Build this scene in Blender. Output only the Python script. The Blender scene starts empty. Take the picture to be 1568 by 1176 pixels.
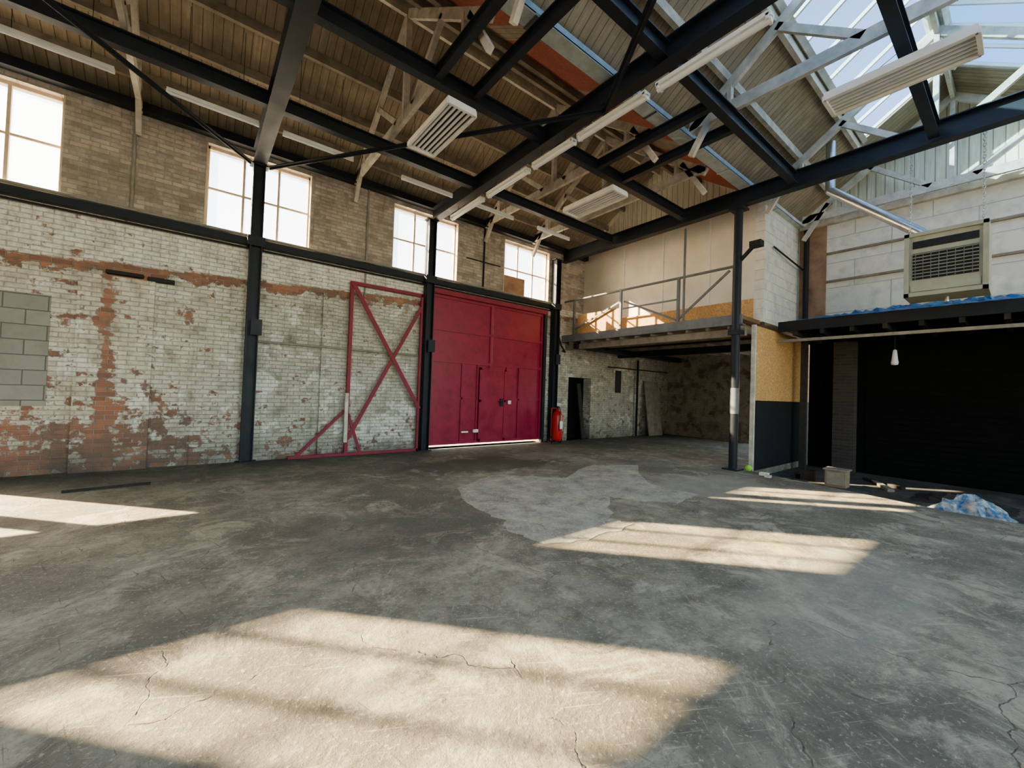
import bpy, bmesh, math, random
from mathutils import Vector, Matrix
random.seed(7)
S=bpy.context.scene
COL=S.collection

# ------------------------------------------------------------------ node helpers
class NT:
    def __init__(s,name):
        s.m=bpy.data.materials.new(name); s.m.use_nodes=True
        s.t=s.m.node_tree; s.t.nodes.clear()
        s.out=s.t.nodes.new('ShaderNodeOutputMaterial')
        s.geo=s.t.nodes.new('ShaderNodeNewGeometry')
        s.sep=s.n('ShaderNodeSeparateXYZ'); s.l(s.geo.outputs['Position'],s.sep.inputs[0])
        s.P=s.geo.outputs['Position']; s.X,s.Y,s.Z=s.sep.outputs
    def n(s,k): return s.t.nodes.new(k)
    def l(s,a,b): s.t.links.new(a,b)
    def put(s,sock,v):
        if isinstance(v,bpy.types.NodeSocket): s.l(v,sock)
        elif isinstance(v,(tuple,list)) and len(v)==3 and sock.type=='RGBA': sock.default_value=(*v,1)
        else: sock.default_value=v
    def ma(s,op,a,b=0.0,c=None,clamp=False):
        n=s.n('ShaderNodeMath'); n.operation=op; n.use_clamp=clamp
        s.put(n.inputs[0],a); s.put(n.inputs[1],b)
        if c is not None: s.put(n.inputs[2],c)
        return n.outputs[0]
    def mr(s,v,a,b,c=0.0,d=1.0,smooth=False):
        n=s.n('ShaderNodeMapRange'); n.clamp=True
        if smooth: n.interpolation_type='SMOOTHSTEP'
        for i,x in enumerate((v,a,b,c,d)): s.put(n.inputs[i],x)
        return n.outputs[0]
    def vec(s,x,y,z=0.0):
        n=s.n('ShaderNodeCombineXYZ'); s.put(n.inputs[0],x);s.put(n.inputs[1],y);s.put(n.inputs[2],z); return n.outputs[0]
    def vscale(s,v,sc):
        n=s.n('ShaderNodeVectorMath'); n.operation='MULTIPLY'; s.l(v,n.inputs[0]); n.inputs[1].default_value=sc; return n.outputs[0]
    def rot(s,v,ang):
        n=s.n('ShaderNodeVectorRotate'); n.rotation_type='Z_AXIS'; s.l(v,n.inputs['Vector']); n.inputs['Angle'].default_value=ang; return n.outputs[0]
    def noise(s,scale,detail=5,rough=.55,vec=None,dist=0.0):
        n=s.n('ShaderNodeTexNoise'); s.l(vec or s.P,n.inputs['Vector'])
        n.inputs['Scale'].default_value=scale;n.inputs['Detail'].default_value=detail;n.inputs['Roughness'].default_value=rough
        n.inputs['Distortion'].default_value=dist
        return n.outputs['Fac']
    def vor(s,scale,feature='F1',vec=None):
        n=s.n('ShaderNodeTexVoronoi'); n.feature=feature; s.l(vec or s.P,n.inputs['Vector']); n.inputs['Scale'].default_value=scale
        return n.outputs['Distance']
    def ramp(s,f,stops):
        n=s.n('ShaderNodeValToRGB'); s.put(n.inputs[0],f); e=n.color_ramp.elements
        while len(e)<len(stops): e.new(.5)
        for i,(p,c) in enumerate(stops): e[i].position=p; e[i].color=(*c,1)
        return n.outputs[0]
    def mix(s,f,a,b,mode='MIX'):
        n=s.n('ShaderNodeMix'); n.data_type='RGBA'; n.blend_type=mode
        s.put(n.inputs[0],f); s.put(n.inputs[6],a); s.put(n.inputs[7],b); return n.outputs[2]
    def brick(s,vec,c1,c2,mo,w=.225,h=.075,ms=.008,bias=0.0,off=.5):
        n=s.n('ShaderNodeTexBrick'); s.l(vec,n.inputs['Vector'])
        n.offset=off
        s.put(n.inputs['Color1'],c1);s.put(n.inputs['Color2'],c2);s.put(n.inputs['Mortar'],mo)
        n.inputs['Scale'].default_value=1;n.inputs['Mortar Size'].default_value=ms
        n.inputs['Brick Width'].default_value=w;n.inputs['Row Height'].default_value=h;n.inputs['Bias'].default_value=bias
        n.inputs['Mortar Smooth'].default_value=.3
        return n.outputs['Color'],n.outputs['Fac']
    def pbr(s,col,rough=.8,metal=0.0,height=None,bump=.3,dist=.01,spec=.3,emit=None,estr=0):
        b=s.n('ShaderNodeBsdfPrincipled')
        s.put(b.inputs['Base Color'],col); s.put(b.inputs['Roughness'],rough); b.inputs['Metallic'].default_value=metal
        b.inputs['Specular IOR Level'].default_value=spec
        if height is not None:
            n=s.n('ShaderNodeBump'); n.inputs['Strength'].default_value=bump; n.inputs['Distance'].default_value=dist
            s.put(n.inputs['Height'],height); s.l(n.outputs[0],b.inputs['Normal'])
        s.l(b.outputs[0],s.out.inputs[0]); return s.m

def simple(name,c,rough=.6,metal=0,var=.25,scale=6,bump=.1,spec=.3):
    t=NT(name); f=t.noise(scale,4,.6)
    d=tuple(x*(1-var) for x in c); e=tuple(min(1,x*(1+var)) for x in c)
    return t.pbr(t.ramp(f,[(.3,d),(.7,e)]),rough,metal,f,bump,.005,spec)

# ---- left wall (old painted brick)
def m_leftwall():
    t=NT('painted_brick_left'); v=t.vec(t.X,t.Z)
    nA=t.noise(1.1,6,.62); nB=t.noise(3.5,7,.68); nC=t.noise(13,4,.65)
    bc,_=t.brick(v,(0,0,0),(1,1,1),(.5,.5,.5))
    rc,rf=t.brick(v,(.52,.19,.09),(.24,.095,.065),(.42,.37,.30))
    uc,uf=t.brick(v,(.58,.47,.37),(.29,.245,.20),(.57,.52,.44))
    nBb=t.ma('ADD',nB,t.mr(bc,0,1,-.07,.07))
    paint=t.ramp(nBb,[(.25,(.20,.18,.135)),(.42,(.43,.395,.31)),(.58,(.57,.53,.43)),(.78,(.76,.72,.62))])
    bleft=t.ramp(nBb,[(.25,(.30,.24,.17)),(.45,(.62,.55,.43)),(.7,(.88,.83,.71))])
    paint=t.mix(t.mr(t.X,-.9,1.5),bleft,paint)
    wp=t.mr(t.ma('ADD',t.noise(1.7,7,.7,dist=.4),t.mr(bc,0,1,-.03,.03)),.55,.60)
    paint=t.mix(t.ma('MULTIPLY',wp,.75),paint,(.86,.82,.73))
    zb=t.ma('MULTIPLY_ADD',t.X,.06,3.42)
    zz=t.ma('ADD',t.Z,t.ma('MULTIPLY',t.ma('SUBTRACT',nB,.5),.35))
    band=t.mr(t.ma('SUBTRACT',zz,zb),-.02,.03)
    wcol=t.ramp(nC,[(.3,(.62,.55,.43)),(.6,(.92,.88,.78))])
    col=t.mix(band,paint,wcol)
    g1=t.ma('MULTIPLY',t.mr(t.Z,0,1.7,.19,0),t.mr(t.X,-.5,2.5,1,.45))
    g2=t.ma('MULTIPLY',t.mr(t.ma('ABSOLUTE',t.ma('SUBTRACT',zz,t.ma('SUBTRACT',zb,.07))),0,.15,1,0),.31)
    g3=t.ma('MULTIPLY',t.mr(t.ma('ABSOLUTE',t.ma('ADD',t.X,1.15)),0,.16,.20,0),t.mr(t.Z,3.2,3.4,1,0))
    g4=t.mr(t.X,-.6,.4,.05,0)
    e=t.ma('ADD',t.ma('ADD',nB,t.ma('MULTIPLY',t.ma('SUBTRACT',nC,.5),.3)),t.ma('ADD',t.ma('ADD',g1,g4),t.ma('MAXIMUM',g2,g3)))
    e=t.ma('ADD',e,t.mr(bc,0,1,-.06,.06))
    e=t.ma('ADD',e,t.mr(t.Z,3.3,3.9,0,-.05))
    red=t.mr(e,.63,.69)
    rd=t.mix(t.mr(nA,.45,.65,0,.8),rc,(.17,.11,.08))
    col=t.mix(red,col,rd)
    up=t.mr(t.Z,4.17,4.2)
    upc=t.mix(t.mr(nB,.50,.70,0,.8),uc,(.68,.62,.52))
    upc=t.mix(t.mr(nA,.5,.7,0,.5),upc,(.18,.15,.12))
    col=t.mix(up,col,upc)
    col=t.mix(t.ma('MULTIPLY',t.mr(t.Z,0,.5,.85,0),t.mr(nA,.3,.6)),col,(.10,.08,.06))
    dust=t.mr(t.noise(2.3,6,.75),.48,.72,0,.5)
    col=t.mix(dust,col,(.15,.13,.10))
    strk=t.noise(2.4,5,.7,t.vscale(t.P,(4,1,.5)))
    col=t.mix(t.mr(strk,.52,.74,0,.45),col,(.14,.12,.09))
    col=t.mix(t.ma('MULTIPLY',rf,.38),col,(.12,.10,.08))
    h=t.ma('ADD',t.ma('MULTIPLY',rf,-1.2),t.ma('MULTIPLY',nC,.8))
    h=t.ma('SUBTRACT',h,t.ma('MULTIPLY',red,.5))
    return t.pbr(col,.9,0,h,1.0,.02,.15)

def m_brick(name,axis,c1,c2,mo,paint=None,pf=.5,w=.225,h=.075,joint=.25,dirt=.3):
    t=NT(name); v=t.vec(t.X if axis=='x' else t.Y,t.Z)
    c,f=t.brick(v,c1,c2,mo,w,h)
    nB=t.noise(2.5,6,.65)
    if paint: c=t.mix(t.mr(nB,pf-.05,pf+.05),c,t.ramp(t.noise(6,4),[(.3,tuple(x*.7 for x in paint)),(.7,paint)]))
    c=t.mix(t.ma('MULTIPLY',f,joint),c,tuple(x*.45 for x in mo))
    c=t.mix(t.mr(t.noise(1.6,6,.7),.48,.7,0,dirt),c,tuple(x*.4 for x in mo))
    hh=t.ma('ADD',t.ma('MULTIPLY',f,-1),t.ma('MULTIPLY',t.noise(12,4),.7))
    return t.pbr(c,.9,0,hh,.7,.014,.15)

def m_floor(name,base,var=1.0,yel=True):
    t=NT(name)
    n1=t.noise(.6,4,.6); n2=t.noise(3,7,.75); n3=t.noise(34,4,.75); n4=t.noise(1.6,7,.76,dist=.8); n5=t.noise(8,5,.7,dist=.5)
    d=tuple(x*.5 for x in base); u=tuple(min(1,x*1.45) for x in base)
    c=t.ramp(n2,[(.34,d),(.5,base),(.66,u)])
    c=t.mix(t.mr(n1,.42,.56,0,.72*var),c,tuple(x*.42 for x in base))
    c=t.mix(t.mr(n4,.52,.62,0,.65*var),c,tuple(min(1,x*1.85) for x in base))
    c=t.mix(t.mr(n5,.54,.66,0,.5*var),c,tuple(x*.45 for x in base))
    c=t.mix(t.mr(n3,.57,.66,0,.6),c,tuple(min(1,x*2.1) for x in base))
    c=t.mix(t.mr(n3,.42,.32,0,.6),c,tuple(x*.35 for x in base))
    s1=t.noise(2.2,4,.6,t.vscale(t.rot(t.P,.5),(1,22,1))); s2=t.noise(2.0,4,.6,t.vscale(t.rot(t.P,-.9),(1,25,1)))
    sc_=t.ma('MAXIMUM',t.mr(s1,.62,.67,0,.5),t.mr(s2,.64,.68,0,.4))
    c=t.mix(sc_,c,tuple(min(1,x*1.9) for x in base))
    dk=t.noise(2.6,4,.6,t.vscale(t.rot(t.P,1.3),(1,18,1)))
    c=t.mix(t.mr(dk,.64,.69,0,.6),c,tuple(x*.3 for x in base))
    dv=t.n('ShaderNodeVectorMath'); dv.operation='ADD'
    nn=t.n('ShaderNodeTexNoise'); nn.inputs['Scale'].default_value=3; nn.inputs['Detail'].default_value=4
    t.l(t.P,nn.inputs['Vector']); t.l(t.P,dv.inputs[0])
    t.l(t.vscale(nn.outputs['Color'],(.35,.35,.35)),dv.inputs[1])
    cr=t.vor(.7,'DISTANCE_TO_EDGE',dv.outputs[0])
    crm=t.ma('MULTIPLY',t.mr(cr,.0,.004,1,0),t.mr(n4,.48,.55))
    c=t.mix(t.ma('MULTIPLY',crm,.65),c,(.05,.045,.04))
    if yel:
        def blobm(cx,cy,sx,sy,r0,r1,amp=.9):
            dx=t.ma('MULTIPLY',t.ma('SUBTRACT',t.X,cx),1/sx); dy=t.ma('MULTIPLY',t.ma('SUBTRACT',t.Y,cy),1/sy)
            r=t.ma('SQRT',t.ma('ADD',t.ma('POWER',dx,2),t.ma('POWER',dy,2)))
            return t.mr(t.ma('ADD',r,t.ma('MULTIPLY',t.ma('SUBTRACT',n4,.5),1.6)),r0,r1,0,amp)
        c=t.mix(t.ma('MULTIPLY',blobm(4.75,1.6,.3,.35,1.0,.5),t.mr(n2,.45,.6,0,.5)),c,(.62,.56,.14))
        c=t.mix(blobm(4.9,6.9,2.1,.9,1.0,.7,.7),c,(.06,.052,.042))
        c=t.mix(blobm(1.8,4.2,1.5,1.0,1.0,.6,.45),c,(.085,.076,.06))
        c=t.mix(blobm(7.1,3.4,1.3,.7,1.0,.85,.55),c,(.38,.35,.27))
        c=t.mix(blobm(4.3,.9,1.6,.6,1.0,.7,.35),c,(.38,.35,.28))
        c=t.mix(blobm(6.6,7.2,1.0,.5,1.0,.85,.5),c,(.34,.31,.25))
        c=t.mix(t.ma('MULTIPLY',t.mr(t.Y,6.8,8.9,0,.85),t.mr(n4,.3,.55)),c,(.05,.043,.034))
    h=t.ma('ADD',t.ma('MULTIPLY',n3,.7),t.ma('ADD',t.ma('MULTIPLY',n4,1.2),t.ma('MULTIPLY',crm,-1)))
    return t.pbr(c,t.mr(n2,.3,.7,.66,.88),0,h,.7,.016,.22)

def m_boards(name,base,axis='x',w=.13,dark=.45,st=.5):
    t=NT(name); A=t.X if axis=='x' else t.Y
    f=t.ma('FRACT',t.ma('MULTIPLY',A,1/w)); idx=t.ma('FLOOR',t.ma('MULTIPLY',A,1/w))
    wn=t.n('ShaderNodeTexWhiteNoise'); wn.noise_dimensions='1D'; t.l(idx,wn.inputs['W'])
    edge=t.mr(t.ma('MINIMUM',f,t.ma('SUBTRACT',1,f)),.0,.07)
    g=t.noise(1.5,4,.65,t.vscale(t.P,(14,1.2,1.2) if axis=='x' else (1.2,14,1.2))); n=t.noise(1.3,5,.7)
    c=t.ramp(g,[(.3,tuple(x*.75 for x in base)),(.7,tuple(min(1,x*1.2) for x in base))])
    c=t.mix(t.mr(wn.outputs['Value'],0,1,0,.4),c,tuple(x*.6 for x in base))
    c=t.mix(t.mr(n,.45,.66,0,st),c,tuple(x*dark for x in base))
    c=t.mix(edge,tuple(x*.2 for x in base),c)
    return t.pbr(c,.85,0,t.ma('ADD',edge,t.ma('MULTIPLY',g,.3)),.5,.01,.2)

def m_osb(name,base):
    t=NT(name); n=t.vor(22); m=t.noise(40,3); b=t.noise(1.5,4)
    c=t.ramp(t.ma('ADD',t.ma('MULTIPLY',n,.5),t.ma('MULTIPLY',m,.6)),[(.25,tuple(x*.6 for x in base)),(.55,base),(.85,tuple(min(1,x*1.4) for x in base))])
    c=t.mix(t.mr(b,.5,.75,0,.35),c,tuple(x*.5 for x in base))
    return t.pbr(c,.75,0,n,.2,.004,.25)

def m_steel(name,base,rough=.45,spec=.3):
    t=NT(name); n=t.noise(4,5,.7); k=t.noise(18,4,.7)
    c=t.ramp(n,[(.3,tuple(x*.7 for x in base)),(.7,tuple(x*1.3 for x in base))])
    c=t.mix(t.mr(k,.66,.74,0,.35),c,tuple(min(1,x*.4+.03) for x in base))
    return t.pbr(c,t.mr(n,.3,.7,rough-.08,rough+.15),0,k,.1,.003,spec)

def m_glass(name,trans=(.93,.96,1),mixf=.22):
    t=NT(name); a=t.n('ShaderNodeBsdfTransparent'); a.inputs[0].default_value=(*trans,1)
    b=t.n('ShaderNodeBsdfTranslucent'); b.inputs[0].default_value=(.8,.85,.9,1)
    m=t.n('ShaderNodeMixShader'); m.inputs[0].default_value=mixf; t.l(a.outputs[0],m.inputs[1]); t.l(b.outputs[0],m.inputs[2])
    t.l(m.outputs[0],t.out.inputs[0]); return t.m

M={}
M['lw']=m_leftwall()
M['floor']=m_floor('concrete_floor',(.275,.240,.172))
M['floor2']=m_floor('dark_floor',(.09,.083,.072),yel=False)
M['patch']=m_floor('new_concrete',(.42,.38,.295),.25,yel=False)
M['ground']=simple('yard_tarmac',(.35,.34,.32),.9)
M['brickx']=m_brick('brick_plain_x','x',(.24,.16,.12),(.15,.11,.09),(.3,.27,.23),(.60,.55,.45),.42)
M['bricky']=m_brick('brick_plain_y','y',(.26,.17,.12),(.15,.11,.09),(.3,.27,.23),(.56,.51,.41),.44,dirt=.6)
M['brickd']=m_brick('brick_painted_dim','y',(.07,.055,.045),(.05,.04,.035),(.09,.08,.07))  # dimness of the right-hand bay put into the brick colour
M['blocky']=m_brick('white_block_y','y',(.86,.82,.71),(.78,.74,.64),(.55,.52,.46),(.90,.86,.75),.5,1.3,.62,joint=.5,dirt=.12)
M['blockx']=m_brick('white_block_x','x',(.84,.80,.70),(.76,.72,.63),(.55,.52,.46),(.88,.84,.74),.5,.45,.225,joint=.2,dirt=.2)
M['cinder']=m_brick('cinder_block','x',(.32,.305,.26),(.26,.25,.215),(.18,.17,.15),None,.5,.45,.225,joint=.5)
M['panel']=simple('cream_partition',(.76,.70,.57),.8,var=.12,scale=1.5)
M['roof']=m_boards('roof_boarding',(.42,.335,.225),dark=.38,st=.65)
M['roofred']=m_osb('red_chipboard',(.33,.085,.04))
M['gable']=m_boards('white_boarding',(.86,.79,.60),'y',.16,.7,.3)
M['osb']=m_osb('osb_board',(.56,.31,.11))
M['osbd']=m_osb('osb_deck',(.20,.11,.045))
M['timber']=simple('old_white_timber',(.55,.50,.41),.8,var=.3,scale=5)
M['timberd']=simple('old_grey_timber',(.25,.21,.155),.85,var=.3,scale=5)
M['white']=simple('white_paint',(.80,.78,.71),.5,var=.08)
M['gutter']=simple('pale_blue_gutter',(.52,.56,.53),.5,var=.2)
M['steel']=m_steel('blue_black_steel',(.012,.015,.020),.5,.22)
M['steelg']=m_steel('grey_steel',(.13,.138,.14))
M['red']=m_steel('crimson_paint',(.25,.004,.032),.36,.35)
M['redf']=m_steel('maroon_steel',(.22,.02,.035),.6)
M['redx']=simple('extinguisher_red',(.55,.008,.010),.3,var=.1,spec=.5)
M['black']=simple('black_paint',(.010,.010,.011),.7)
M['dark']=simple('unlit_void_darkness',(.006,.0058,.0055),.95,spec=.05)  # near-black colour standing for the darkness of unlit spaces
M['darkw']=simple('dark_timber_and_shade',(.04,.034,.028),.9,spec=.1)  # dark timber; in the right bay its colour also carries the shade
M['frame']=simple('window_frame_timber',(.62,.50,.34),.6,var=.2)
M['alu']=simple('galvanised',(.55,.56,.56),.3,metal=.9,var=.1)
M['heat']=simple('beige_enamel',(.34,.33,.235),.45,var=.1)
M['glass']=m_glass('dusty_glass',(.97,.98,1),.12)
M['roofglass']=m_glass('sky_blue_roof_glass',(.19,.37,.62),.02)  # tint puts the sky's blue, dimmed, into the glass colour
M['diff']=simple('lamp_diffuser',(.80,.80,.78),.3,var=.03)
M['bluet']=simple('blue_tarpaulin',(.02,.12,.32),.35,var=.6,scale=9)
M['pipe']=simple('conduit',(.24,.22,.18),.6)
M['green']=simple('green_ball',(.35,.7,.05),.5,var=.1)
M['redtag']=simple('brown_board',(.33,.19,.115),.8,var=.35,scale=3)
M['ply']=simple('mdf_box',(.30,.21,.12),.8,var=.2)
t=NT('plastic_sheeting'); f=t.noise(9,4,.6)
M['clear']=t.pbr(t.ramp(f,[(.36,(.02,.13,.32)),(.44,(.16,.22,.25)),(.55,(.34,.37,.36)),(.68,(.62,.66,.64))]),.25,0,f,.5,.02,.6)

# ------------------------------------------------------------------ mesh helpers
class MB:
    def __init__(s): s.v=[];s.f=[];s.mi=[];s.mats=[];s.sm=[]
    def mat(s,k):
        if k not in s.mats: s.mats.append(k)
        return s.mats.index(k)
    def add(s,vs,fs,k,smooth=False):
        o=len(s.v); s.v+= [tuple(v) for v in vs]; i=s.mat(k)
        for f in fs: s.f.append([o+j for j in f]); s.mi.append(i); s.sm.append(smooth)
    def box(s,x0,x1,y0,y1,z0,z1,k):
        vs=[(x,y,z) for z in (z0,z1) for y in (y0,y1) for x in (x0,x1)]
        s.add(vs,[(0,2,3,1),(4,5,7,6),(0,1,5,4),(2,6,7,3),(0,4,6,2),(1,3,7,5)],k)
    def frame(s,p,q,up=None):
        p=Vector(p);q=Vector(q);d=(q-p).normalized()
        u=Vector(up) if up else Vector((0,0,1))
        if abs(d.dot(u))>.99: u=Vector((0,1,0))
        a=d.cross(u).normalized(); b=a.cross(d).normalized(); return p,q,a,b
    def bar(s,p,q,w,h,k,up=None,ou=0,ov=0):
        p,q,a,b=s.frame(p,q,up); vs=[]
        for e in (p,q):
            for i,j in ((-1,-1),(1,-1),(1,1),(-1,1)): vs.append(e+a*(i*w/2+ou)+b*(j*h/2+ov))
        s.add(vs,[(0,3,2,1),(4,5,6,7),(0,1,5,4),(1,2,6,5),(2,3,7,6),(3,0,4,7)],k)
    def ibeam(s,p,q,w,h,k,up=None,tf=.018,tw=.012):
        s.bar(p,q,w,tf,k,up,0,h/2-tf/2); s.bar(p,q,w,tf,k,up,0,-h/2+tf/2); s.bar(p,q,tw,h-2*tf,k,up)
    def cyl(s,p,q,r,k,n=16,r2=None,cap=True):
        p,q,a,b=s.frame(p,q); r2=r if r2 is None else r2; vs=[]
        for e,R in ((p,r),(q,r2)):
            for i in range(n):
                t=2*math.pi*i/n; vs.append(e+a*(R*math.cos(t))+b*(R*math.sin(t)))
        fs=[(i,(i+1)%n,n+(i+1)%n,n+i) for i in range(n)]
        s.add(vs,fs,k,True)
        if cap: s.add(vs,[tuple(range(n))[::-1],tuple(range(n,2*n))],k)
    def path(s,pts,r,k,n=8):
        for a,b in zip(pts,pts[1:]): s.cyl(a,b,r,k,n)
    def prism(s,poly,axis,a0,a1,k):
        n=len(poly)
        def mk(a,u,v): return (a,u,v) if axis=='x' else ((u,a,v) if axis=='y' else (u,v,a))
        vs=[mk(a0,*p) for p in poly]+[mk(a1,*p) for p in poly]
        s.add(vs,[tuple(range(n)),tuple(range(n,2*n))[::-1]]+[(i,n+i,n+(i+1)%n,(i+1)%n) for i in range(n)],k)
    def lathe(s,c,prof,k,n=20):
        vs=[];c=Vector(c)
        for r,z in prof:
            for i in range(n):
                t=2*math.pi*i/n; vs.append(c+Vector((r*math.cos(t),r*math.sin(t),z)))
        fs=[]
        for j in range(len(prof)-1):
            for i in range(n): fs.append((j*n+i,j*n+(i+1)%n,(j+1)*n+(i+1)%n,(j+1)*n+i))
        s.add(vs,fs,k,True)
    def torus(s,c,R,r,k,ax=(0,1,0),st=1.0,n=12,m=6):
        c=Vector(c);ax=Vector(ax).normalized();u=Vector((0,0,1)); 
        if abs(ax.dot(u))>.9:u=Vector((1,0,0))
        w=ax.cross(u).normalized(); u=w.cross(ax); vs=[]
        for i in range(n):
            t=2*math.pi*i/n
            for j in range(m):
                q=2*math.pi*j/m
                vs.append(c+(w*math.cos(t)+u*math.sin(t)*st)*(R+r*math.cos(q))+ax*(r*math.sin(q)))
        s.add(vs,[(i*m+j,((i+1)%n)*m+j,((i+1)%n)*m+(j+1)%m,i*m+(j+1)%m) for i in range(n) for j in range(m)],k,True)
    def done(s,name,bevel=0):
        me=bpy.data.meshes.new(name); me.from_pydata(s.v,[],s.f)
        for k in s.mats: me.materials.append(M[k])
        for p,i,sm in zip(me.polygons,s.mi,s.sm): p.material_index=i; p.use_smooth=sm
        bm=bmesh.new(); bm.from_mesh(me); bmesh.ops.recalc_face_normals(bm,faces=bm.faces); bm.to_mesh(me); bm.free()
        o=bpy.data.objects.new(name,me); COL.objects.link(o)
        if bevel:
            b=o.modifiers.new('bev','BEVEL'); b.width=bevel; b.segments=2; b.limit_method='ANGLE'
        return o

def grid_wall(mb,axis,a0,a1,z0,z1,d0,d1,holes,k):
    us=sorted({a0,a1,*[h[0] for h in holes],*[h[1] for h in holes]}); 
    for u0,u1 in zip(us,us[1:]):
        hs=sorted([(h[2],h[3]) for h in holes if h[0]<=u0+1e-6 and h[1]>=u1-1e-6]); z=z0
        for a,b in hs+[(z1,z1)]:
            if a>z+1e-6:
                if axis=='x': mb.box(u0,u1,d0,d1,z,a,k)
                else: mb.box(d0,d1,u0,u1,z,a,k)
            z=max(z,b)

D=9.2
XB,XE,XM=-8.0,12.3,9.2
XR=15.3       # back of the space under the mezzanine
YR=-7.2
WZ0,WZ1=4.30,5.83
WIN=[(-7.0,-5.25),(-3.5,-1.75),(0.0,1.75),(3.5,5.25),(6.75,8.5)]

# ------------------------------------------------------------------ floor
mb=MB()
mb.prism([(XB,YR),(8.75,YR),(8.62,.7),(9.33,3.6),(XR,3.6),(XR,D+.34),(XB,D+.34)],'z',-.25,0,'floor')
mb.done('floor')
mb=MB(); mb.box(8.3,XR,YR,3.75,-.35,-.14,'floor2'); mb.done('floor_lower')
mb=MB(); mb.box(-60,60,D+.34,70,-.3,-.02,'ground'); mb.box(-60,60,-60,YR-.3,-.3,-.02,'ground'); mb.box(XR+.2,60,YR-.3,D+.34,-.3,-.02,'ground'); mb.done('ground_yard')

def blob(pts,jit=.05,sub=5):
    out=[]
    for i,p in enumerate(pts):
        q=pts[(i+1)%len(pts)]
        for j in range(sub):
            t=j/sub; out.append((p[0]*(1-t)+q[0]*t+random.uniform(-jit,jit),p[1]*(1-t)+q[1]*t+random.uniform(-jit,jit)))
    return out
pp=[(3.24,5.44),(4.37,5.95),(5.16,5.1),(6.7,5.74),(7.65,5.26),(6.24,4.14),(6.2,3.18),(5.49,3.05),(5.1,3.48),(4.9,3.8),(4.07,3.19),(4.1,2.84),(3.26,2.8),(2.84,3.0),(2.72,3.49),(2.9,3.79),(2.86,4.44)]
mb=MB(); mb.prism(blob(pp),'z',-.01,.004,'patch'); mb.done('floor_repair_patch')

# ------------------------------------------------------------------ walls
mb=MB()
holes=[(a,b,WZ0,WZ1) for a,b in WIN]+[(4.55,8.34,0,3.92),(9.5,10.6,0,2.05),(-5.2,-3.1,.6,2.55)]
grid_wall(mb,'x',XB,XR,-.2,6.12,D,D+.34,holes,'lw')
mb.box(-1.5,-.6,D-.07,D,0,3.15,'lw'); mb.box(2.05,2.35,D-.06,D,0,3.45,'lw')
mb.box(-.05,.65,D-.03,D,0,2.75,'lw')
mb.done('wall_left')
mb=MB(); mb.box(-2.9,-1.78,D-.015,D+.03,1.04,2.72,'cinder'); mb.done('wall_infill_blocks')
mb=MB(); mb.box(-1.2,-.75,D-.10,D+.02,3.18,3.24,'black'); mb.box(-.7,-.35,D-.10,D+.02,3.15,3.22,'black'); mb.done('trim_lintel',.01)
mb=MB(); mb.box(9.3,10.9,D+.34,D+1.3,-.02,2.6,'dark'); mb.done('wall_doorway_dark_box')  # solid dark box behind the doorway, standing for unlit space beyond
mb=MB(); mb.box(XB-.3,XB,YR-.3,D+.34,-.2,8.2,'brickx'); mb.done('wall_back')
mb=MB()
grid_wall(mb,'x',XB-.3,XE+.3,-.2,6.12,YR-.3,YR,[(-6.5,-2.5,1,5.6),(-1.5,2.5,1,5.6),(3.5,7.5,1,5.6),(8.3,11.3,1,5.6)],'brickx'); mb.done('wall_right')  # unseen openings added along this wall for soft sky light
mb=MB()
mb.box(XE,XE+.2,YR,3.75,3.2,6.05,'blocky')
mb.prism([(3.75,6.05),(1.0,8.0),(-1.75,6.05)],'x',XE,XE+.2,'gable')
mb.prism([(-1.75,6.05),(-4.5,8.0),(-7.2,6.05)],'x',XE,XE+.2,'gable')
mb.box(XE-.03,XE,3.15,3.72,3.3,5.95,'redtag')
mb.done('wall_end')
for z in (4.48,5.18,):
    mb=MB(); mb.box(XE-.06,XE,YR,3.15,z,z+.05,'timberd'); mb.done('trim_end_rail')
mb=MB(); mb.box(XE-.12,XE,YR,3.7,5.92,6.05,'timber'); mb.done('trim_wall_plate')
mb=MB(); mb.box(10.1,XE,3.75,3.95,3.3,6.1,'blockx'); mb.done('wall_mezzanine_side')
mb=MB()
mb.box(10.1,10.2,3.95,D,3.3,6.1,'panel')
mb.prism([(3.75,6.1),(6.5,8.0),(D,6.1)],'x',10.1,10.2,'gable')
for y in (5.0,6.3,7.6): mb.box(10.085,10.1,y-.02,y+.02,3.9,6.1,'white')
mb.box(10.07,10.1,3.95,D-.02,3.36,3.85,'osb')
mb.done('wall_mezzanine_partition')
mb=MB(); grid_wall(mb,'y',3.55,D+.34,-.2,3.35,XR,XR+.2,[(3.8,5.75,0,3.0)],'bricky')  # hidden opening added to let sky light in under the mezzanine
mb.done('wall_rear')
mb=MB(); mb.box(12.9,XR,3.55,3.7,-.2,3.24,'brickx'); mb.done('wall_divider')
mb=MB(); mb.box(12.6,12.8,YR,3.55,-.2,3.3,'dark')  # wall and slats near-black: the bay's darkness put into their colour
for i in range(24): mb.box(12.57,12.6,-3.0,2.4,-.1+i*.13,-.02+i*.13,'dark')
mb.done('wall_shutter')

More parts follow.
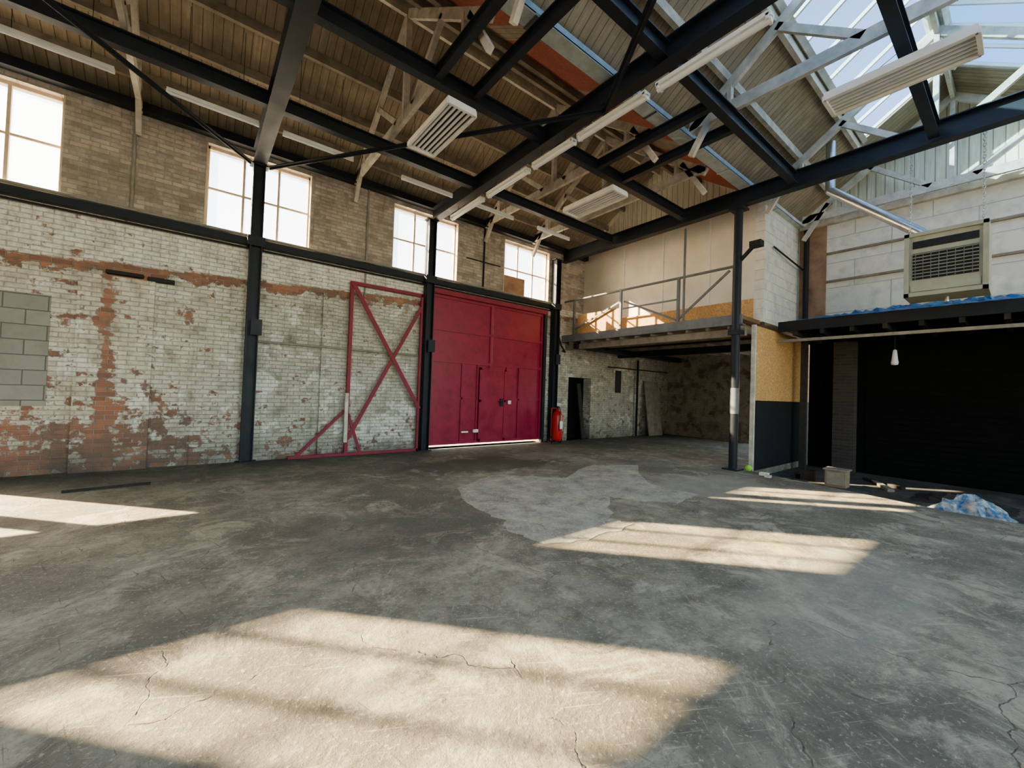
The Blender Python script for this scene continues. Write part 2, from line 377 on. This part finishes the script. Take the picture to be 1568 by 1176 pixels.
# ------------------------------------------------------------------ windows
def window(i,a,b):
    mb=MB(); y0,y1=D+.12,D+.17; f=.05
    mb.box(a,a+f,y0,y1,WZ0,WZ1,'frame'); mb.box(b-f,b,y0,y1,WZ0,WZ1,'frame')
    mb.box(a,b,y0,y1,WZ1-f,WZ1,'frame'); mb.box(a,b,y0-.05,y1,WZ0,WZ0+f,'frame')
    for k in (1,2):
        x=a+(b-a)*k/3; mb.box(x-.02,x+.02,y0,y1,WZ0+f,WZ1-f,'frame')
    z=(WZ0+WZ1)/2; mb.box(a+f,b-f,y0+.01,y1-.01,z-.018,z+.018,'frame')
    mb.box(a+f,b-f,y0+.02,y0+.025,WZ0+f,WZ1-f,'glass')
    mb.box(a-.0,a+.02,D+.0,y0,WZ0,WZ1,'frame'); mb.box(b-.02,b,D+.0,y0,WZ0,WZ1,'frame')
    if i==5: mb.box(6.8,7.6,D+.09,D+.115,WZ0+.03,WZ0+.55,'redtag')
    mb.done('window_%d'%i)
for i,(a,b) in enumerate(WIN): window(i+1,a,b)
mb=MB()
mb.box(XB,8.75,D-.10,D,4.10,4.24,'steel'); mb.box(XB,8.75,D-.16,D-.10,4.10,4.12,'steel')
mb.cyl((XB,D-.13,4.27),(8.75,D-.13,4.27),.022,'pipe',8); mb.cyl((XB,D-.08,4.05),(8.75,D-.08,4.05),.018,'black',8)
mb.done('trim_crane_rail')
mb=MB(); mb.cyl((-.95,D-.03,4.25),(-.95,D-.03,5.92),.025,'pipe'); mb.cyl((2.9,D-.03,3.5),(2.9,D-.03,4.08),.02,'pipe');mb.cyl((2.9,D-.03,4.26),(2.9,D-.03,5.92),.02,'pipe')
mb.cyl((.92,D-.08,2.3),(4.25,D-.08,2.3),.020,'pipe')
mb.cyl((6.05,D-.03,4.26),(6.05,D-.03,5.92),.025,'black'); mb.cyl((5.5,D-.03,5.0),(6.6,D-.03,5.0),.015,'black')
mb.done('trim_conduit_pipes')

# ------------------------------------------------------------------ structural steel
TB,TT=5.65,5.95; ZC=(TB+TT)/2
B2=4.5
def column(x,y,top,wx=.2,wy=.2):
    mb=MB(); mb.ibeam((x,y,0.02),(x,y,top),wy,wx,'steel',up=(1,0,0))
    mb.box(x-.17,x+.17,y-.1,y+.1,0,.025,'steel'); mb.box(x-.15,x+.15,y-.1,y+.1,top-.03,top,'steel')
    mb.box(x-.14,x+.14,y-.12,y+.12,4.08,4.26,'steel'); mb.box(x-.03,x+.15,y-.13,y-.10,2.4,2.7,'steel')
    return mb.done('steel_column')
column(.8,D-.12,TB); column(4.42,D-.12,TB); column(8.7,D-.13,TB)
column(-4.0,D-.12,TB)
for x,w_ in ((-4.0,.2),(.8,.22),(B2,.19)):
    mb=MB(); mb.ibeam((x,D,ZC),(x,YR,ZC),w_,.30,'steel'); mb.done('ceiling_steel_beam')
mb=MB(); mb.ibeam((9.1,D,ZC+.03),(9.1,YR,ZC+.03),.19,.34,'steel'); mb.done('ceiling_steel_beam')
for y in (7.2,5.1,2.85,.95,-1.6):
    mb=MB(); mb.ibeam((XB,y,ZC+.03),(9.0,y,ZC+.03),.13,.22,'steel'); mb.done('ceiling_purlin_beam')
for x in (2.45,3.05,5.8,6.55):
    mb=MB(); mb.ibeam((x,5.05,ZC+.02),(x,2.9,ZC+.02),.10,.16,'steel'); mb.done('ceiling_joist')
mb=MB(); mb.box(XB,10.1,D-.16,D,5.93,6.08,'steel'); mb.done('trim_eaves_plate')
def brace(p,q):
    mb=MB(); mb.bar(p,q,.09,.012,'steel'); mb.bar(p,q,.012,.08,'steel'); mb.done('ceiling_brace')
zb=TB-.05
brace((.95,8.95,zb),(B2,3.8,zb)); brace((.65,8.95,zb),(-4.0,3.8,zb)); brace((B2,3.8,zb-.0),(.8,-1.6,zb))
mb=MB(); cx,cy=9.15,3.92
mb.cyl((cx,cy,0),(cx,cy,TB),.085,'steel',20); mb.cyl((cx,cy,1.2),(cx,cy,1.75),.088,'steelg',20)
mb.box(cx-.16,cx+.16,cy-.16,cy+.16,0,.03,'steel'); mb.box(cx-.15,cx+.15,cy-.15,cy+.15,TB-.04,TB,'steel')
mb.box(cx-.12,cx+.12,cy-.12,cy+.12,2.9,3.0,'steel')
mb.bar((cx,cy-.05,4.5),(cx-.05,cy-.35,4.75),.06,.06,'black'); mb.box(cx-.14,cx+.04,cy-.5,cy-.28,4.7,4.82,'black')
mb.done('mezzanine_column')

# ------------------------------------------------------------------ roof
def slope(name,x0,x1,ye,ze,yr,zr,hole=None,k='roof',t0=0,t1=1,th=.05):
    mb=MB()
    def P(x,t,o): return (x,ye+(yr-ye)*t,ze+(zr-ze)*t+o)
    xs=sorted({x0,x1,*([hole[0],hole[1]] if hole else [])}); ts=sorted({t0,t1,*([hole[2],hole[3]] if hole else [])})
    for a,b in zip(xs,xs[1:]):
        for c,d in zip(ts,ts[1:]):
            if hole and a>=hole[0]-1e-6 and b<=hole[1]+1e-6 and c>=hole[2]-1e-6 and d<=hole[3]+1e-6: continue
            vs=[P(a,c,0),P(b,c,0),P(b,d,0),P(a,d,0),P(a,c,th),P(b,c,th),P(b,d,th),P(a,d,th)]
            mb.add(vs,[(0,3,2,1),(4,5,6,7),(0,1,5,4),(1,2,6,5),(2,3,7,6),(3,0,4,7)],k)
    return mb.done(name)
ZE,ZR_=6.12,8.02
A_L=(D+.34,ZE-.1,6.5,ZR_); A_R=(3.75,ZE,6.5,ZR_); B_L=(3.75,ZE,1.0,ZR_); B_R=(-1.75,ZE,1.0,ZR_); C_L=(-1.75,ZE,-4.5,ZR_); C_R=(YR-.3,ZE,-4.5,ZR_)
slope('ceiling_bay_a',XB,10.15,*A_L); slope('ceiling_bay_a',XB,10.15,*A_R,t0=.55)
xs=[XB,.9,3.3,3.7,5.3,5.8,7.2,8.0,10.15]; kk=['roof','roofred','roof','roofred','roof','roofred','roof','roofred']
for a,b,k in zip(xs,xs[1:],kk): slope('ceiling_gutter_board',a,b,*A_R,k=k,t0=0,t1=.55)
slope('ceiling_bay_a_rear',10.15,XR,*A_L); slope('ceiling_bay_a_rear',10.15,XR,*A_R)
slope('ceiling_bay_b',XB,XE,*B_L,hole=(XB+1,11.1,.55,.97)); slope('ceiling_bay_b',XB,XE,*B_R,hole=(XB+1,11.1,.45,.97))
slope('ceiling_bay_c',XB,XE,*C_L,hole=(XB+1,11.1,.4,.97)); slope('ceiling_bay_c',XB,XE,*C_R,hole=(XB+1,11.1,.4,.97))  # bay C skylights are out of view, added to let in fill light
wi=[6]
def skylight(s,t0,t1):
    ye,ze,yr,zr=s; mb=MB()
    def P(x,t,o=0): return Vector((x,ye+(yr-ye)*t,ze+(zr-ze)*t+o))
    x0,x1=XB+1,11.1
    n=(P(0,1)-P(0,0)).cross(Vector((1,0,0))).normalized()
    if n.z<0:n=-n
    mb.add([P(x0,t0,.03),P(x1,t0,.03),P(x1,t1,.03),P(x0,t1,.03)],[(0,1,2,3)],'roofglass')
    x=x0
    while x<=x1+.01:
        mb.bar(P(x,t0,.02),P(x,t1,.02),.035,.06,'white',up=n); x+=.6
    for t in (t0,t1): mb.bar(P(x0,t,.0),P(x1,t,.0),.09,.12,'timber',up=n)
    mb.done('window_%d'%wi[0]); wi[0]+=1
skylight(B_L,.55,.97); skylight(B_R,.45,.97); skylight(C_L,.4,.97); skylight(C_R,.4,.97)
for y in (6.5,1.0,-4.5):
    mb=MB(); mb.box(XB,10.1 if y>5 else XE,y-.03,y+.03,ZR_-.26,ZR_-.04,'timber'); mb.done('ceiling_ridge_beam')
for y in (3.75,-1.75):
    mb=MB(); w=.11; mb.box(XB,XE,y-w,y+w,5.99,6.02,'gutter'); mb.box(XB,XE,y-w,y-w+.02,6.0,6.10,'gutter'); mb.box(XB,XE,y+w-.02,y+w,6.0,6.10,'gutter')
    for x in (-2,.5,3,5.5,8,10.5): mb.box(x,x+.05,y-w-.01,y+w+.01,5.975,6.0,'alu')
    mb.done('ceiling_valley_gutter')
def purlins(s,ts,x0,x1,k='timberd'):
    ye,ze,yr,zr=s
    for t in ts:
        y=ye+(yr-ye)*t;z=ze+(zr-ze)*t-.075
        mb=MB(); mb.bar((x0,y,z),(x1,y,z),.07,.15,k); mb.done('ceiling_timber_purlin')
purlins(A_L,(.22,.42,.62,.82),XB,10.1); purlins(A_R,(.56,.8),XB,10.1)
purlins(B_L,(.28,.52),XB,XE,'timber'); purlins(B_R,(.22,.42),XB,XE,'timber')
def truss(x,yl,yr,ym,k='timber'):
    mb=MB(); w=.07
    L=Vector((x,yl,ZE-.16));R=Vector((x,yr,ZE-.16));T=Vector((x,ym,ZR_-.2))
    mb.bar(L,T,w,.14,k); mb.bar(R,T,w,.14,k)
    mb.bar((x,yl,6.06),(x,yr,6.06),w,.18,k)
    mb.bar((x,ym,6.0),(x,ym,ZR_-.2),.1,w,k)
    for a in (L,R):
        m=a.lerp(T,.5); mb.bar((x,ym+(a.y-ym)*.12,6.1),m,w,.1,k)
        q=a.lerp(T,.25); mb.bar((x+.0,q.y,6.08),q,.09,.06,k)
        mb.bar((x,a.y-math.copysign(.02,a.y-ym),5.55),a.lerp(T,.2),w,.09,k)
    mb.done('ceiling_timber_truss')
for x in (-4.3,-.9,2.6,6.05,7.75): truss(x,D-.05,3.95,6.5)
for x in (-4.3,-.9,2.6,6.4,9.6,11.9): truss(x,3.55,-1.55,1.0)

# ------------------------------------------------------------------ mezzanine
mb=MB()
mb.box(9.18,10.07,3.8,D,3.24,3.32,'osbd')
mb.box(9.12,9.18,3.8,D,3.12,3.34,'steelg'); mb.box(9.14,9.34,3.8,D-.0,3.12,3.14,'steelg')
mb.box(10.2,XR,3.75,D,3.24,3.30,'osbd')
for i in range(11):
    y=4.1+i*.48; mb.box(9.2,XR,y-.03,y+.03,3.06,3.24,'timberd')
mb.box(9.2,XR,8.6,8.75,2.9,3.06,'steel'); mb.box(12.0,12.2,3.7,D,2.86,3.06,'steel')
mb.box(9.3,9.42,3.8,D,2.9,3.06,'timberd')
mb.cyl((10.6,3.9,3.0),(10.6,D,3.0),.03,'black',8)
mb.done('floor_mezzanine')
mb=MB(); rx=9.2
for y in (4.0,5.3,7.0,8.75): mb.box(rx-.03,rx+.03,y-.03,y+.03,3.34,4.42,'steelg')
mb.cyl((rx,3.95,4.42),(rx,D-.03,4.42),.03,'steelg',10)
mb.bar((rx,5.3,3.4),(rx,4.1,4.35),.03,.05,'steelg'); mb.bar((rx,5.35,3.4),(rx,6.9,4.1),.03,.05,'steelg'); mb.bar((rx,7.05,4.1),(rx,8.7,3.5),.03,.05,'steelg')
mb.bar((rx,7.0,3.9),(rx,5.3,3.9),.02,.04,'steelg')
mb.box(rx-.02,rx+.02,5.14,5.18,3.345,5.6,'steelg')
mb.done('mezzanine_railing')
mb=MB(); mb.box(9.26,9.28,7.1,8.65,3.32,3.95,'osb'); mb.done('leaning_osb_board')
mb=MB()
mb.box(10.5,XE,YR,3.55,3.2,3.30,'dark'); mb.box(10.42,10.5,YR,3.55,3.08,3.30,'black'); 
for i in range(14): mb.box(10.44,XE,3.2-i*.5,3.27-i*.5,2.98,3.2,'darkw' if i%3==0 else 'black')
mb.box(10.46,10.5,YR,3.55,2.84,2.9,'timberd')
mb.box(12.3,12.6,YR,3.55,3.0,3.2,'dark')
mb.done('floor_storage_deck')
def crumple(name,x0,x1,y0,y1,z,h,k,seed,nx=16,ny=30):
    random.seed(seed); mb=MB(); vs=[];fs=[]
    for i in range(nx):
        for j in range(ny):
            u=i/(nx-1);v=j/(ny-1); e=min(1,3*min(u,1-u,v,1-v))
            edge=(i in (0,nx-1) or j in (0,ny-1))
            vs.append((x0+(x1-x0)*u+random.uniform(-.03,.03),y0+(y1-y0)*v+random.uniform(-.03,.03),z if edge else z+e*h*(.35+.65*random.random())))
    for i in range(nx-1):
        for j in range(ny-1):
            a=i*ny+j; fs.append((a,a+1,a+ny+1,a+ny))
    mb.add(vs,fs,k); return mb.done(name)
crumple('blue_tarpaulin',10.40,11.0,-1.0,3.4,3.30,.16,'bluet',3,8,60)
crumple('plastic_sheet_pile',9.0,9.6,.1,1.0,-.14,.34,'clear',5,12,16)
crumple('rubble_heap',9.9,10.8,.1,1.3,-.14,.15,'darkw',6,12,16)

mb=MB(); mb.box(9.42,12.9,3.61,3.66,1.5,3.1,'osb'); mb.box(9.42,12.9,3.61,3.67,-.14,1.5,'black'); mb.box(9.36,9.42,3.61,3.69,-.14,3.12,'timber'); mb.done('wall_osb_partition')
mb=MB(); mb.box(12.2,12.5,2.55,2.95,-.14,2.98,'brickd'); mb.done('brick_pier')
mb=MB(); mb.box(11.5,11.62,3.3,3.42,-.14,2.98,'darkw'); mb.done('timber_post')
mb=MB(); mb.box(10.2,10.3,2.75,3.1,-.14,.06,'darkw'); mb.box(10.2,11.2,3.0,3.08,-.14,-.04,'darkw'); mb.bar((10.4,1.6,-.11),(11.3,2.0,-.11),.1,.05,'timberd'); mb.bar((10.9,1.5,-.11),(11.5,2.2,-.11),.08,.05,'darkw'); mb.done('scrap_timber')
mb=MB(); mb.box(9.9,10.2,2.17,2.5,-.14,.18,'ply'); mb.box(9.88,10.22,2.14,2.53,.18,.21,'timberd'); mb.box(9.885,9.9,2.2,2.47,-.1,.14,'timberd'); mb.done('wooden_crate',.01)
mb=MB(); mb.lathe((9.24,3.64,.07),[(0.001,-.07),(.04,-.057),(.065,-.025),(.07,0),(.065,.025),(.04,.057),(.001,.07)],'green'); mb.done('green_ball')
mb=MB(); mb.box(9.0,9.12,3.2,3.35,0,.06,'white'); mb.box(8.85,8.95,3.1,3.2,0,.05,'timber'); mb.done('broken_bricks',.005)
mb=MB(); mb.cyl((11.0,1.67,2.62),(11.0,1.67,3.19),.008,'black',6); mb.lathe((11.0,1.67,2.3),[(.001,0),(.05,.01),(.06,.06),(.05,.1),(.04,.2),(.03,.3),(.001,.32)],'diff'); mb.done('pendant_lamp')
mb=MB(); mb.bar((-1.3,7.65,.015),(-.45,7.75,.015),.04,.03,'darkw'); mb.done('timber_offcut')
mb=MB(); mb.bar((14.0,D-.35,0.02),(14.0,D-.06,2.1),.9,.04,'timberd',up=(0,0,1)); mb.done('leaning_old_door')
mb=MB(); mb.cyl((13.1,D-.1,0),(13.1,D-.1,2.85),.04,'black'); mb.cyl((11.4,D-.06,2.5),(15.2,D-.06,2.5),.02,'black'); mb.box(11.9,12.2,D-.03,D,1.6,2.4,'black'); mb.done('trim_rear_pipes')

# ------------------------------------------------------------------ red doors
mb=MB(); y0,y1=D+.03,D+.08; a,b=4.57,8.32; zt=3.9; z0=.09
mb.box(a,6.435,y0,y1,z0,zt,'red'); mb.box(6.455,b,y0,y1,z0,zt,'red')
def st(xa,xb,za,zb_,d=.04): mb.box(xa,xb,y0-d,y0,za,zb_,'red')
for xa in (a,6.37,6.455,b-.07): st(xa,xa+.065,z0,zt)
for z in (z0,2.2,3.0,zt-.07): st(a,b,z,z+.07,.035)
for x in (5.5,5.98,6.97,7.42): st(x,x+.05,z0,2.2,.03)
st(5.5,6.0,1.25,1.31,.03); st(7.0,8.3,1.25,1.31,.03); st(a,5.5,1.25,1.31,.03)
mb.box(6.05,6.95,y0-.055,y0,.14,2.14,'red')
for z in (.14,1.2,2.07): mb.box(6.05,6.95,y0-.07,y0-.05,z,z+.06,'red')
mb.box(6.05,6.11,y0-.07,y0-.05,.14,2.14,'red'); mb.box(6.89,6.95,y0-.07,y0-.05,.14,2.14,'red')
mb.box(6.75,6.85,y0-.09,y0-.055,1.08,1.3,'black'); mb.cyl((6.8,y0-.12,1.22),(6.68,y0-.12,1.22),.012,'black',8)
mb.box(7.05,7.16,y0-.05,y0-.03,1.15,1.25,'white'); mb.box(5.55,5.75,y0-.05,y0-.03,.38,.42,'white'); mb.box(5.9,6.05,y0-.08,y0-.03,.38,.46,'white')
mb.done('door_1')
mb=MB(); mb.box(4.5,4.57,D-.08,D+.02,0,3.98,'steel'); mb.box(8.32,8.42,D-.08,D+.02,0,3.98,'steel'); mb.box(4.5,8.42,D-.1,D+.02,3.9,4.02,'redf'); mb.done('trim_door_frame')

mb=MB(); y=D-.12
mb.bar((2.6,y,0),(2.6,y,3.78),.07,.07,'redf'); mb.bar((4.24,y,0),(4.24,y,3.78),.05,.06,'redf')
mb.bar((2.6,y,3.75),(4.27,y,3.75),.06,.07,'redf'); mb.bar((1.5,y,.035),(4.27,y,.035),.06,.06,'redf')
mb.bar((2.62,y-.05,3.72),(4.25,y-.05,1.02),.02,.09,'redf'); mb.bar((4.22,y-.03,3.45),(2.62,y-.03,.36),.02,.08,'redf')
mb.bar((2.58,y,1.0),(1.65,y,.05),.03,.06,'redf'); mb.bar((2.62,y-.02,.9),(2.9,y-.02,.05),.03,.06,'redf')
mb.box(2.53,2.60,y-.09,y-.03,0.3,1.35,'timber')
mb.done('steel_gate_frame')

mb=MB(); 
mb.lathe((8.62,8.75,.1),[(.001,0),(.13,.0),(.15,.05),(.15,.72),(.12,.82),(.05,.88),(.04,.95),(.001,.95)],'redx',24)
mb.cyl((8.62,8.75,1.05),(8.62,8.75,1.12),.03,'black'); mb.path([(8.62,8.69,1.1),(8.55,8.57,1.0),(8.5,8.55,.7),(8.55,8.59,.4)],.014,'black')
for dx in (-.19,.19): mb.torus((8.62+dx,8.83,.11),.085,.025,'black',ax=(1,0,0),n=20)
mb.cyl((8.43,8.83,.11),(8.81,8.83,.11),.015,'redx'); mb.path([(8.5,8.89,.1),(8.5,8.89,1.05),(8.74,8.89,1.05),(8.74,8.89,.1)],.013,'redx')
mb.box(8.55,8.69,8.592,8.61,.45,.68,'white')
mb.done('wheeled_fire_extinguisher')
mb=MB(); mb.bar((10.2,D-.08,.03),(9.95,D-.02,1.85),.04,.16,'darkw',up=(1,0,0)); mb.done('leaning_plank')
mb=MB(); mb.path([(8.9,D-.04,4.2),(8.9,D-.05,3.4),(8.92,D-.2,3.0),(9.05,D-.25,2.8),(9.1,D-.1,2.85)],.03,'black'); mb.path([(8.98,D-.04,3.9),(8.98,D-.04,2.5)],.02,'black'); mb.done('cable_drop')

# ------------------------------------------------------------------ ceiling fixtures
def roofz(y):
    for yr in (6.5,1.0):
        if abs(y-yr)<=2.75: return ZR_-abs(y-yr)/2.75*(ZR_-ZE)
def louvre(cx,cy,cz,by):
    mb=MB(); L,W=1.3,.44
    mb.box(cx-W/2,cx+W/2,cy-L/2,cy+L/2,cz+.05,cz+.09,'white')
    mb.box(cx-W/2+.02,cx+W/2-.02,cy-L/2+.02,cy+L/2-.02,cz+.03,cz+.05,'darkw')  # dark-coloured back makes the gaps between slats read dark
    for s in (-1,1):
        mb.box(cx+s*W/2-.02,cx+s*W/2+.02,cy-L/2,cy+L/2,cz-.02,cz+.05,'white'); mb.box(cx-W/2,cx+W/2,cy+s*L/2-.02,cy+s*L/2+.02,cz-.02,cz+.05,'white')
    for i in range(5):
        x=cx-W/2+W*(i+1)/6; mb.box(x-.014,x+.014,cy-L/2+.02,cy+L/2-.02,cz+.005,cz+.03,'diff')
    for s in (-.28,.45): mb.cyl((cx,cy+s,cz+.08),(cx,by,5.71),.004,'black',5)
    mb.done('louvred_light_fitting')
louvre(2.75,5.5,5.38,5.1); louvre(6.25,5.5,5.38,5.1); louvre(6.42,1.0,5.38,.95)
def batten(p,q,hang=.06,w=.06):
    mb=MB(); mb.bar(p,q,w,.05,'white'); a=Vector(p);b=Vector(q); d=Vector((0,0,-.045)); mb.cyl(a+d,b+d,w*.3,'diff',8)
    for e in (a.lerp(b,.02),a.lerp(b,.98)): mb.bar(e+Vector((0,0,-.06)),e,w,.03,'white')
    for e in (a.lerp(b,.2),a.lerp(b,.8)): mb.cyl(e,e+Vector((0,0,hang)),.004,'black',5)
    mb.done('fluorescent_batten')
for a,b in ((8.2,6.95),(6.75,5.5),(5.35,4.4),(4.3,3.1),(2.95,1.65)): batten((B2,a,5.46),(B2,b,5.46),.185,.12)
for x in (-2.2,-.5,1.0,3.1,4.8,6.75): batten((x,7.8,5.75),(x+1.15,7.8,5.75),roofz(7.8)-5.75)

# ------------------------------------------------------------------ heater
mb=MB(); x0,x1,ya,yb,za,zb2=9.35,9.95,.39,1.32,3.31,4.37
mb.box(x0,x1,ya,yb,za,zb2,'heat')
f=.06
mb.box(x0-.04,x0,ya,yb,zb2-f,zb2,'heat'); mb.box(x0-.04,x0,ya,yb,za,za+f,'heat'); mb.box(x0-.04,x0,ya,ya+f,za,zb2,'heat'); mb.box(x0-.04,x0,yb-f,yb,za,zb2,'heat')
mb.box(x0-.01,x0,ya+.1,yb-.1,zb2-.26,zb2-.14,'black')
mb.box(x0-.01,x0,ya+.1,yb-.1,za+.28,za+.72,'black')
for i in range(8): mb.bar((x0-.025,ya+.1,za+.32+i*.054),(x0-.025,yb-.1,za+.32+i*.054),.016,.006,'heat',up=(.7,0,1))
for i in range(8): mb.box(x0-.04,x0-.03,ya+.16+i*.09,ya+.167+i*.09,za+.28,za+.72,'steelg')
mb.box(x0-.02,x0,ya+.08,yb-.08,za+.08,za+.2,'heat')
mb.cyl((9.65,.85,za-.08),(9.65,.85,za),.03,'alu',10)
mb.cyl((9.65,1.0,4.3),(10.1,2.55,5.85),.085,'alu',20); mb.cyl((9.65,1.0,4.28),(9.65,1.0,4.42),.1,'alu',20)
mb.cyl((10.1,2.55,5.83),(10.1,2.55,6.85),.085,'alu',20)
for yy in (.45,1.26):
    z=4.40; i=0
    while z<6.1:
        mb.torus((9.4,yy,z),.016,.005,'alu',ax=(1,0,0) if i%2 else (0,1,0),st=1.8,n=10,m=5); z+=.046; i+=1
mb.bar((9.4,.3,6.12),(9.4,1.45,6.12),.06,.06,'timber')
mb.done('suspended_warm_air_heater')
mb=MB(); mb.cyl((XE-.1,3.55,3.3),(XE-.1,3.55,5.9),.06,'black',14); mb.cyl((XE-.1,3.62,4.9),(10.5,3.70,5.1),.02,'black',8); mb.done('trim_downpipe')

# ------------------------------------------------------------------ lighting
w=bpy.data.worlds.new('sky'); S.world=w; w.use_nodes=True; nt=w.node_tree; nt.nodes.clear()
o=nt.nodes.new('ShaderNodeOutputWorld'); bg=nt.nodes.new('ShaderNodeBackground'); sk=nt.nodes.new('ShaderNodeTexSky')
sk.sky_type='NISHITA'; sk.sun_disc=False; sk.sun_elevation=math.radians(27); sk.sun_rotation=math.radians(-42); sk.dust_density=1.2; sk.air_density=1.0
mx=nt.nodes.new('ShaderNodeMix'); mx.data_type='RGBA'; mx.blend_type='MULTIPLY'; mx.inputs[0].default_value=1; mx.inputs[7].default_value=(1,.91,.76,1)
nt.links.new(sk.outputs[0],mx.inputs[6]); nt.links.new(mx.outputs[2],bg.inputs[0])
bg.inputs[1].default_value=2.0; nt.links.new(bg.outputs[0],o.inputs[0])
sun=bpy.data.lights.new('sun','SUN'); sun.energy=90; sun.angle=math.radians(.6); sun.color=(1,.78,.46)
so=bpy.data.objects.new('sun',sun); COL.objects.link(so); d=Vector((1.37,-1.45,-1)); so.rotation_euler=d.to_track_quat('-Z','Y').to_euler(); so.location=(-20,25,20)

# ------------------------------------------------------------------ camera
cam=bpy.data.cameras.new('camera'); co=bpy.data.objects.new('camera',cam); COL.objects.link(co)
cam.sensor_width=36; cam.lens=620/1568*36; cam.clip_start=.05; cam.clip_end=500
yaw=math.radians(52.0); pitch=math.radians(1.12); roll=math.radians(2.0)
F=Vector((math.cos(yaw),math.sin(yaw),0)); R=Vector((math.sin(yaw),-math.cos(yaw),0)); U=Vector((0,0,1))
f2=F*math.cos(pitch)+U*math.sin(pitch); u2=U*math.cos(pitch)-F*math.sin(pitch)
r3=R*math.cos(roll)+u2*math.sin(roll); u3=u2*math.cos(roll)-R*math.sin(roll)
co.matrix_world=Matrix.Translation((0,0,1.5))@Matrix((r3,u3,-f2)).transposed().to_4x4()
S.camera=co
